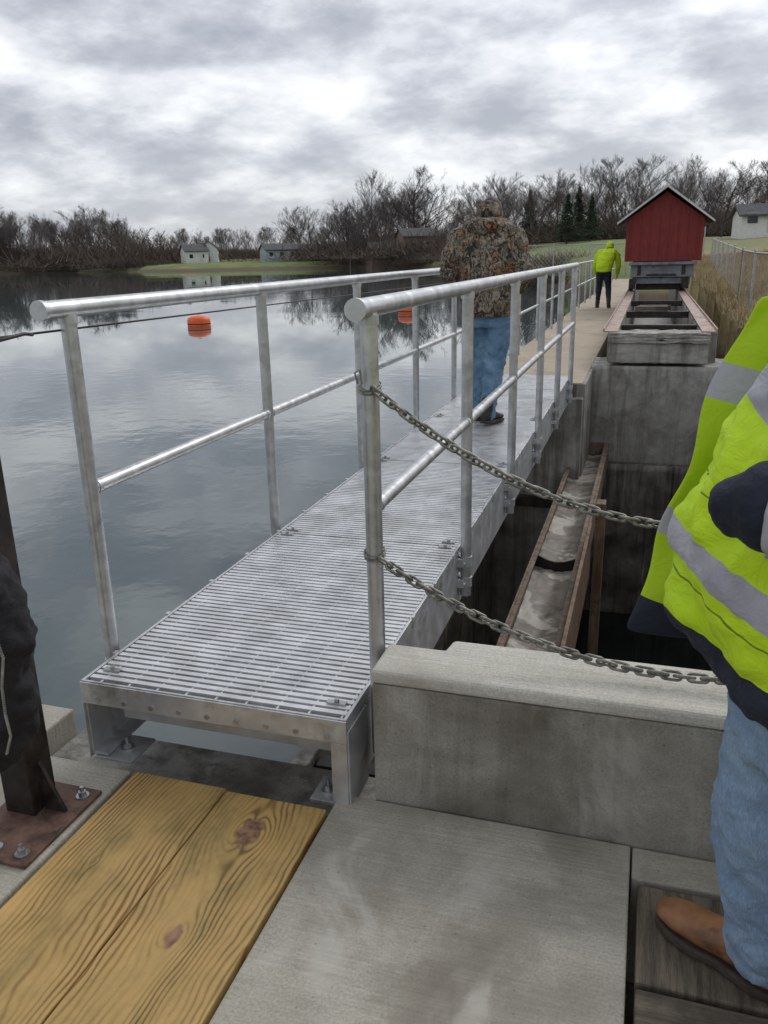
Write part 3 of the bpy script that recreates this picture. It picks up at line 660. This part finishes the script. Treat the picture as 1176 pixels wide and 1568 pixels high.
def grp(a0,a1,r0,r1,n,h0,h1,wf=1.0):
    for i in range(n):
        a=math.radians(a0+(a1-a0)*(i+random.random())/n); r=random.uniform(r0,r1); put(random.choice(protos),r*math.sin(a),r*math.cos(a),random.uniform(h0,h1),TL,wf*random.uniform(.75,1.1))
grp(-60,-34,288,335,75,13,20); grp(-47,-33.5,283,300,34,11,17)
grp(-34.5,-21,350,430,54,10,15); grp(-23.3,-21.9,255,265,3,14,17)
grp(-21.9,-19.6,235,255,9,9,14)
grp(-19.9,-14.6,195,225,15,15,21.5); grp(-19.9,-14.6,230,260,14,12,17)
grp(-15,-12,190,230,10,7,10)
grp(-13.2,-4,118,165,19,8,13); grp(-4,3,122,165,13,9,13); grp(-13,12,180,230,42,10,14.5)
grp(3,16,105,140,16,8,11.5)
def brushproto(seed):
    rnd=random.Random(seed);V=[];F=[]
    for i in range(1100):
        x=rnd.gauss(0,1.1);y=rnd.gauss(0,.4);h=rnd.uniform(.2,1.0)*max(.15,1-.28*abs(x)+rnd.uniform(-.35,.25)); z0=rnd.uniform(0,.5)*h; a=rnd.uniform(0,3.14);w=rnd.uniform(.005,.014); lx=rnd.gauss(0,.24);ly=rnd.gauss(0,.24)
        k=len(V);V+=[(x-w*math.cos(a),y-w*math.sin(a),z0),(x+w*math.cos(a),y+w*math.sin(a),z0),(x+lx,y+ly,h)];F.append((k,k+1,k+2))
    me=mesh('brush_mesh',V,F); me.materials.append(M['brush']); return me
bps=[brushproto(i) for i in range(3)]
BR=empty('shoreline_brush')
def bgrp(a0,a1,dr0,dr1,n,h0,h1):
    for i in range(n):
        a=a0+(a1-a0)*(i+random.random())/n; r=np.interp(a,AZ,RR)+random.uniform(dr0,dr1); ar=math.radians(a)
        h=random.uniform(h0,h1); cnt[0]+=1; o=bpy.data.objects.new('brush_%d'%cnt[0],random.choice(bps)); COL.objects.link(o); o.parent=BR
        x,y=r*math.sin(ar),r*math.cos(ar); o.location=(x,y,height(x,y)-.2); o.scale=(h*1.5,h*1.3,h); o.rotation_euler=(0,0,-ar+random.uniform(-.4,.4))
bgrp(-60,-33.5,2,15,56,1.5,4.5); bgrp(-60,-33.5,18,60,64,4,12)
bgrp(-34,-20.5,110,170,45,4,8)
bgrp(-20,-14.5,2,8,18,1.2,3); bgrp(-20.5,-13,22,45,30,4,8.5)
bgrp(-13.5,-9,4,30,16,1.3,2.8); bgrp(-8.3,-5.2,0,6,9,1.0,2.0); bgrp(-13,14,80,120,56,2.5,5.5); bgrp(-13,14,120,160,40,5,8)
def pine(x,y,h):
    e=empty('pine_tree',(x,y,height(x,y)-.2)); rnd=random.Random(int(x*10)); V=[];F=[]
    for i in range(2600):
        t=rnd.random()**.7; zz_=h*(1-t*.92); R_=h*.30*t*rnd.uniform(.3,1.15)*(.8+.3*math.sin(zz_*5+rnd.random()*2)); a=rnd.uniform(0,6.283)
        c=Vector((R_*math.cos(a),R_*math.sin(a),zz_)); s=h*.035
        k=len(V)
        for j in range(3): V.append(c+Vector((rnd.uniform(-1,1),rnd.uniform(-1,1),rnd.uniform(-.6,.4)))*s)
        F.append((k,k+1,k+2))
    obj('crown',mesh('crown',V,F),e,'pine'); tube('trunk',[(0,0,0),(0,0,h*.9)],[h*.02,.03],e,'trunk',8)
for a,r,h in ((-5.4,118,6.5),(-4.7,126,7.5),(-3.9,116,6),(-7.8,150,9)): pine(r*math.sin(math.radians(a)),r*math.cos(math.radians(a)),h)
# ------------------------------------------------------------------ houses
def house(name,az,r,w_,d_,h_,rh,wall,roof='roofgrey',zoff=0,rot=.25):
    a=math.radians(az); x=r*math.sin(a); y=r*math.cos(a); e=empty(name,(x,y,height(x,y)+zoff)); e.rotation_euler=(0,0,-a+rot)
    pts=[(-d_/2,-1.5),(d_/2,-1.5),(d_/2,h_),(0,h_+rh),(-d_/2,h_)]
    V=[(-w_/2,yy,z_) for yy,z_ in pts]+[(w_/2,yy,z_) for yy,z_ in pts]
    obj('walls',mesh('walls',V,[(4,3,2,1,0),(5,6,7,8,9),(0,1,6,5),(1,2,7,6),(2,3,8,7),(3,4,9,8),(4,0,5,9)]),e,wall)
    for s in (1,-1):
        V=[(-w_/2-.4,0,h_+rh),(w_/2+.4,0,h_+rh),(w_/2+.4,s*(d_/2+.5),h_-.15),(-w_/2-.4,s*(d_/2+.5),h_-.15)]; V+=[(q[0],q[1],q[2]+.2) for q in V]
        obj('roof_slope',mesh('roof_slope',V,BF),e,roof)
    nw=max(2,int(w_/2.6)); L=[];Fm=[]
    for i in range(nw):
        xx=-w_/2+(i+.5)*w_/nw
        L.append(((xx-.5,-d_/2-.06,.9),(xx+.5,-d_/2-.03,1.9))); Fm.append(((xx-.6,-d_/2-.03,.8),(xx+.6,-d_/2-.0,2.0)))
    boxes('window_frames',Fm,e,'white'); boxes('windows',L,e,'glass')
    box('door',(w_*.12,-d_/2-.1,0),(w_*.12+.9,-d_/2-.07,2.0),e,'white'); box('chimney',(w_*.2,.5,h_),(w_*.2+.7,1.2,h_+rh+.6),e,'siding_b')
house('white_house',-29.9,255,6.5,6,2.8,1.7,'siding_w',zoff=.5); house('white_house',-28.9,258,5,5,3.2,2.2,'siding_w',zoff=.5,rot=1.5)
house('grey_house',-24.4,240,9,7,2.5,1.5,'siding_g',zoff=.7); house('white_house',-23.2,243,4,5,2.4,1.4,'siding_w',zoff=.6)
house('brown_house',-21.7,250,7,6,2.3,1.5,'siding_b',zoff=.5)
house('brown_house',-15.3,190,7,7,3.0,1.6,'siding_b',zoff=1.6); house('brown_house',-17.6,200,6,6,2.6,1.5,'siding_b',zoff=.9)
house('white_house',6.0,100,4.2,4,1.7,1.0,'siding_w',zoff=.5)
# ------------------------------------------------------------------ people
def hand(name,wrist,dirv,palmn,parent,mat='skin',curl=.5,side=1):
    d=Vector(dirv).normalized(); nrm=Vector(palmn); nrm=(nrm-d*nrm.dot(d)).normalized(); lat=d.cross(nrm)*side; w0=Vector(wrist)
    P=[tubevf([w0,w0+d*.03,w0+d*.085],[.024,.034,.036],12,round_=True,flat=.5,up=lat)]
    for i,(o_,L) in enumerate(((.028,.070),(.010,.080),(-.009,.074),(-.027,.058))):
        b=w0+d*.085+lat*o_; pts=[b]; ang=0
        for sgm in (.45,.32,.23):
            ang+=curl*(.5+.2*i*.3); pts.append(pts[-1]+(d*math.cos(ang)+nrm*math.sin(ang))*L*sgm)
        P.append(tubevf(pts,[.0095,.009,.008,.0065],8,round_=True))
    b=w0+d*.03+lat*.028; P.append(tubevf([b,b+lat*.02+d*.022+nrm*.008,b+lat*.026+d*.045+nrm*.018,b+lat*.022+d*.062+nrm*.028],[.013,.011,.0095,.0075],8,round_=True))
    return fused(name,P,parent,mat,.0035,3)
def head(parent,c,face,up=(0,0,1),s=1.0,hair=True):
    c=Vector(c); f=Vector(face).normalized(); u=Vector(up); u=(u-f*u.dot(f)).normalized(); l=u.cross(f)
    def T(vf): return ([c+(l*v[0]+f*v[1]+u*v[2])*s for v in vf[0]],vf[1])
    P=[T(ico((0,-.01,.03),.092,3,(.83,1.03,1.0))),T(ico((0,.025,-.045),.07,3,(.84,.95,1.0))),T(tubevf([(0,.098,.015),(0,.113,-.018),(0,.103,-.032)],[.007,.013,.011],8,round_=True)),T(ico((0,.075,-.095),.026,2)),T(tubevf([(0,-.03,-.06),(0,-.045,-.17)],[.055,.06],12))]
    for sx in(1,-1): P.append(T(ico((sx*.079,-.01,-.005),.026,2,(.35,.7,1.15)))); P.append(T(tubevf([(sx*.012,.085,.026),(sx*.045,.076,.028)],.008,6,round_=True)))
    fused('head',P,parent,'skin',.006,3)
    multi('eyes',[T(ico((sx*.032,.081,.005),.011,2)) for sx in (1,-1)],parent,'eye',True,0)
    multi('mouth',[T(tubevf([(-.024,.084,-.058),(0,.094,-.056),(.024,.084,-.058)],[.004,.007,.004],8,round_=True))],parent,'lips',True,0)
    if hair: fused('hair',[T(ico((0,-.022,.042),.096,3,(.86,1.0,.98))),T(ico((0,-.05,-.03),.07,2,(1,.7,1)))],parent,'hair',.007,2,.008,.02)
    return T
def cap(T,parent,mat):
    fused('cap',[T(ico((0,-.008,.062),.099,3,(.87,1.03,.72))),T(tubevf([(0,.06,.05),(0,.15,.035)],[.06,.045],14,round_=True,flat=.12,up=(1,0,0)))],parent,mat,.006,2)
CM=empty('man_in_camo_jacket'); bx,by=-1.19,6.34
tor=[(bx+.02,by-.02,1.12,.185,.14,0),(bx+.02,by-.02,1.20,.20,.15,0),(bx+.01,by,1.36,.195,.15,0),(bx,by+.02,1.52,.205,.155,0),(bx,by+.03,1.64,.215,.15,0),(bx,by+.05,1.74,.17,.13,0),(bx,by+.09,1.81,.10,.10,0)]
parts=[loftvf(tor,28,.9)]
for s in (-1,1):
    sh=(bx+s*.205,by+.03,1.66); el=(bx+s*.285,by+.0,1.42); wr=(bx+s*.22,by+.24,1.29)
    parts.append(tubevf([(bx+s*.12,by+.04,1.70),sh,((sh[0]+el[0])/2+s*.01,by+.01,1.55),el,((el[0]+wr[0])/2,by+.13,1.34),wr],[.09,.088,.080,.070,.062,.052],16,round_=True))
fused('camo_jacket',parts,CM,'camo',.012,3,.05,.10)
fused('hem_band',[loftvf([(bx+.02,by-.02,1.095,.182,.138,0),(bx+.02,by-.02,1.135,.188,.143,0)])],CM,'camo',.008,2)
T=head(CM,(bx+.01,by+.15,1.815),(0,.8,-.6),(0,.6,.8),1.0)
fused('hood',[ico((bx+.005,by+.11,1.835),.108,3,(.92,1.05,.88)),tubevf([(bx-.12,by+.03,1.73),(bx-.07,by-.07,1.75),(bx,by-.10,1.74),(bx+.07,by-.07,1.75),(bx+.12,by+.03,1.73)],[.045,.055,.062,.055,.045],12,round_=True)],CM,'camo',.009,3,.02,.06)
hp=(bx+.03,by-.01)
fused('jeans',[loftvf([(hp[0],hp[1],1.02,.155,.12,0),(hp[0],hp[1],1.16,.16,.125,0)]),
  tubevf([(hp[0]-.075,hp[1],1.08),(hp[0]-.07,hp[1]+.06,.78),(hp[0]-.06,hp[1]+.02,.55),(hp[0]-.065,hp[1]+.05,.36)],[.098,.084,.070,.060],16,round_=True),
  tubevf([(hp[0]+.078,hp[1],1.08),(hp[0]+.065,hp[1]-.01,.78),(hp[0]+.045,hp[1]-.09,.56),(hp[0]+.03,hp[1]-.14,.37)],[.098,.084,.070,.060],16,round_=True)],CM,'denim',.010,3,.04,.06)
def shoe(name,heel,toe,parent,mat='shoe',smat='sole',w=.048,h=.09,ankle=True):
    a=Vector(heel);b=Vector(toe);d=(b-a); L=d.length; d.normalize(); up=Vector((0,0,1)); up=(up-d*up.dot(d)).normalized(); l=up.cross(d)
    def G(vf): return ([a+d*v[0]+l*v[1]+up*v[2] for v in vf[0]],vf[1])
    body=[]
    prof=[(.0,.6,.75),(.08,.85,1.0),(.3,.85,1.0),(.45,.85,.85),(.62,1.0,.62),(.8,1.0,.5),(.93,.78,.42),(1.0,.4,.28)]
    V=[];F=[];n=16
    for t,wf,hf in prof:
        for k in range(n):
            an=2*math.pi*k/n; c_,s_=math.cos(an),math.sin(an); V.append((t*L,w*wf*math.copysign(abs(c_)**.8,c_),.02+h*hf*(.5+.5*s_)))
    for i in range(len(prof)-1):
        for k in range(n): F.append((i*n+k,i*n+(k+1)%n,(i+1)*n+(k+1)%n,(i+1)*n+k))
    F.append(tuple(range(n-1,-1,-1)));F.append(tuple(range(len(V)-n,len(V))))
    body.append(G((V,F)))
    if ankle: body.append(G(tubevf([(.16*L,0,.06),(.14*L,0,.16)],[.05,.052],14,round_=True)))
    fused(name,body,parent,mat,.006,5)
    out=[(-.02,0),(0,.6),(.2,.9),(.45,.8),(.65,1.08),(.85,1.0),(.97,.6),(1.02,0)]
    poly=[(t*L,w*q) for t,q in out]+[(t*L,-w*q) for t,q in out[-2:0:-1]]
    n=len(poly);V=[(x,y,0) for x,y in poly]+[(x,y,.024) for x,y in poly]
    F=[tuple(range(n-1,-1,-1)),tuple(range(n,2*n))]+[(i,(i+1)%n,n+(i+1)%n,n+i) for i in range(n)]
    V,F=G((V,F)); o=obj(name+'_sole',mesh('sole',V,F),parent,smat); bevel(o,.006)
shoe('left_shoe',(hp[0]-.065,hp[1]+.0,.285),(hp[0]-.08,hp[1]+.28,.285),CM,w=.055)
shoe('right_shoe',(hp[0]+.015,hp[1]-.21,.305),(hp[0]+.09,hp[1]+.08,.283),CM,w=.058)
for s in(-1,1): hand('hand',(bx+s*.215,by+.245,1.282),(-s*.25,.35,-.9),(-s,0.2,0),CM,side=s)
# --- man in green jacket far
GM=empty('man_in_green_jacket'); gx,gy=-1.10,21.5; g0=.2
parts=[loftvf([(gx,gy-.02,g0+.86,.19,.14,0),(gx,gy,g0+1.0,.20,.155,0),(gx+.03,gy+.09,g0+1.18,.22,.16,0),(gx+.06,gy+.20,g0+1.32,.21,.15,0),(gx+.09,gy+.30,g0+1.40,.12,.10,0)],24,.9)]
for s in(-1,1): parts.append(tubevf([(gx+.05+s*.15,gy+.18,g0+1.31),(gx+.05+s*.23,gy+.2,g0+1.24),(gx+.05+s*.28,gy+.22,g0+1.00),(gx+.05+s*.25,gy+.38,g0+.80)],[.08,.078,.065,.05],12,round_=True))
fused('hivis_jacket',parts,GM,'hivis',.015,4,.04,.1)
T=head(GM,(gx+.09,gy+.42,g0+1.42),(0,.75,-.65),(0,.65,.75),1.0); fused('hood',[T(ico((0,-.03,.03),.112,3,(.9,1,1)))],GM,'hivis',.01,3)
fused('trousers',[loftvf([(gx,gy,g0+.80,.16,.12,0),(gx,gy,g0+.95,.165,.125,0)]),tubevf([(gx-.085,gy,g0+.85),(gx-.10,gy+.10,g0+.5),(gx-.12,gy+.12,g0+.12)],[.10,.075,.055],14,round_=True),tubevf([(gx+.085,gy,g0+.85),(gx+.12,gy+.05,g0+.5),(gx+.16,gy-.22,g0+.18)],[.10,.075,.055],14,round_=True)],GM,'navy',.014,4,.03,.1)
shoe('left_shoe',(gx-.12,gy+.04,g0+.004),(gx-.13,gy+.32,g0+.004),GM); shoe('right_shoe',(gx+.16,gy-.30,g0+.06),(gx+.17,gy-.05,g0+.004),GM)
for s in(-1,1): hand('hand',(gx+.05+s*.25,gy+.39,g0+.79),(0,.3,-.9),(-s,0,0),GM,side=s)
# --- man in hi-vis jacket at right
HM=empty('man_in_hivis_jacket'); hx,hy=.42,1.47; FA=math.radians(142)
def hv_mat():
    m,nt,b=newmat('hivis_jacket_fabric'); tc=N(nt,'ShaderNodeTexCoord'); sp=N(nt,'ShaderNodeSeparateXYZ'); nt.links.new(tc.outputs['Object'],sp.inputs[0])
    wob=math_(nt,'MULTIPLY',math_(nt,'SUBTRACT',noise(nt,coords(nt),6,3),.5),.05); Z=math_(nt,'ADD',sp.outputs[2],wob)
    zt=math_(nt,'ADD',Z,math_(nt,'MULTIPLY',sp.outputs[0],.30)); 
    base=ramp(nt,noise(nt,coords(nt),5,4),[(.3,(.45,.68,.005)),(.7,(.57,.82,.012))])
    def band(c,w_,z): return math_(nt,'LESS_THAN',math_(nt,'ABSOLUTE',math_(nt,'SUBTRACT',z,c)),w_)
    TP=ramp(nt,noise(nt,coords(nt),9,4),[(.35,(.33,.33,.38)),(.65,(.48,.48,.53))])
    col=mixc(nt,band(1.085,.030,zt),base,TP)
    zt2=math_(nt,'ADD',Z,math_(nt,'MULTIPLY',sp.outputs[0],1.3))
    col=mixc(nt,band(1.58,.045,zt2),col,TP)
    nav=math_(nt,'LESS_THAN',zt,.955); col=mixc(nt,nav,col,(.010,.014,.032))
    seam=band(1.025,.0022,zt); col=mixc(nt,seam,col,(.16,.24,.01)); seam=band(1.20,.002,zt); col=mixc(nt,seam,col,(.16,.24,.01))
    nt.links.new(col,b.inputs['Base Color']); b.inputs['Roughness'].default_value=.7
    bump(nt,b,noise(nt,coords(nt),13,5,.6,.8),.5,.03); return m
HV=hv_mat()
tor=[(hx+.0,hy,.79,.21,.26,FA),(hx-.01,hy,.84,.25,.275,FA),(hx-.03,hy,.93,.31,.285,FA),(hx-.03,hy,1.04,.325,.29,FA),(hx-.02,hy,1.16,.29,.29,FA),(hx,hy,1.30,.23,.28,FA),(hx+.01,hy,1.42,.17,.25,FA),(hx+.02,hy,1.49,.12,.15,FA),(hx+.02,hy,1.54,.09,.09,FA)]
fused('jacket',[loftvf(tor,36,.9)],HM,HV,.010,3,.07,.11)
V=[];F=[];nu,nv=10,24
for j in range(nv):
    t=j/(nv-1); z_=1.47-.70*t
    xe=.19-.185*t**.8; ye=1.66+.04*t
    for i in range(nu):
        q=i/(nu-1); x=xe+(.30-xe)*q; y=ye-.02*math.sin(q*3.1)+.015*math.sin(t*11+q*5)+.03*q; V.append((x+.008*math.sin(t*17+i),y,z_-.02*q))
for j in range(nv-1):
    for i in range(nu-1): a=j*nu+i; F.append((a,a+1,a+1+nu,a+nu))
def panel_mat():
    m,nt,b=newmat('hivis_panel_fabric'); tc=N(nt,'ShaderNodeTexCoord'); sp=N(nt,'ShaderNodeSeparateXYZ'); nt.links.new(tc.outputs['Object'],sp.inputs[0]); Z=math_(nt,'ADD',sp.outputs[2],math_(nt,'MULTIPLY',sp.outputs[0],.2))
    def band(c,w_): return math_(nt,'LESS_THAN',math_(nt,'ABSOLUTE',math_(nt,'SUBTRACT',Z,c)),w_)
    col=mixc(nt,band(1.035,.032),(.40,.58,.006),(.38,.38,.43)); col=mixc(nt,band(1.34,.035),col,(.38,.38,.43)); col=mixc(nt,math_(nt,'LESS_THAN',Z,.86),col,(.010,.014,.032))
    nt.links.new(col,b.inputs['Base Color']); b.inputs['Roughness'].default_value=.75; bump(nt,b,noise(nt,coords(nt),14,4,.6,.6),.4,.02); return m
o=obj('front_panel',mesh('front_panel',V,F),HM,panel_mat(),True); md=o.modifiers.new('s','SOLIDIFY'); md.thickness=.014; md=o.modifiers.new('sb','SUBSURF'); md.levels=1; md.render_levels=2
fused('sleeve',[tubevf([(.49,1.24,1.38),(.50,1.15,1.29),(.45,1.12,1.21),(.34,1.14,1.205),(.23,1.17,1.21)],[.105,.10,.088,.080,.072],18,round_=True)],HM,'hivis',.009,3,.03,.08)
fused('sleeve_tape',[tubevf([(.29,1.153,1.207),(.180,1.182,1.208)],[.081,.073],24)],HM,'reflect',.006,2,.014,.06)
fused('cuff',[tubevf([(.20,1.178,1.208),(.165,1.192,1.204),(.145,1.205,1.20)],[.068,.062,.045],20,round_=True)],HM,'navy',.006,2,.020,.05)
hand('hand',(.175,1.22,1.19),(.15,.9,-.3),(.4,.1,.2),HM,'skin',.6)
fused('far_sleeve',[tubevf([(.40,1.66,1.38),(.52,1.76,1.24),(.50,1.78,1.05),(.36,1.76,.93)],[.10,.095,.085,.07],18,round_=True)],HM,'hivis',.012,4,.03,.08)
hand('hand',(.34,1.76,.91),(-.3,-.6,-.8),(0,-1,0),HM)
T=head(HM,(.44,1.49,1.66),(math.cos(FA),math.sin(FA),-.1))
cap(T,HM,'navy')
fused('jeans',[loftvf([(hx-.03,hy,.66,.16,.18,FA),(hx-.02,hy,.90,.17,.19,FA)]),
  tubevf([(.33,1.50,.82),(.295,1.515,.48),(.34,1.565,.12)],[.125,.105,.085],18,round_=True),
  tubevf([(.46,1.38,.82),(.49,1.33,.46),(.55,1.32,.12)],[.12,.095,.08],18,round_=True)],HM,'denim_l',.009,4,.035,.06)
shoe('left_boot',(.385,1.545,.0),(.125,1.725,.0),HM,'leather','sole',.052,.095)
shoe('right_boot',(.60,1.30,.0),(.34,1.44,.0),HM,'leather','sole',.052,.095)
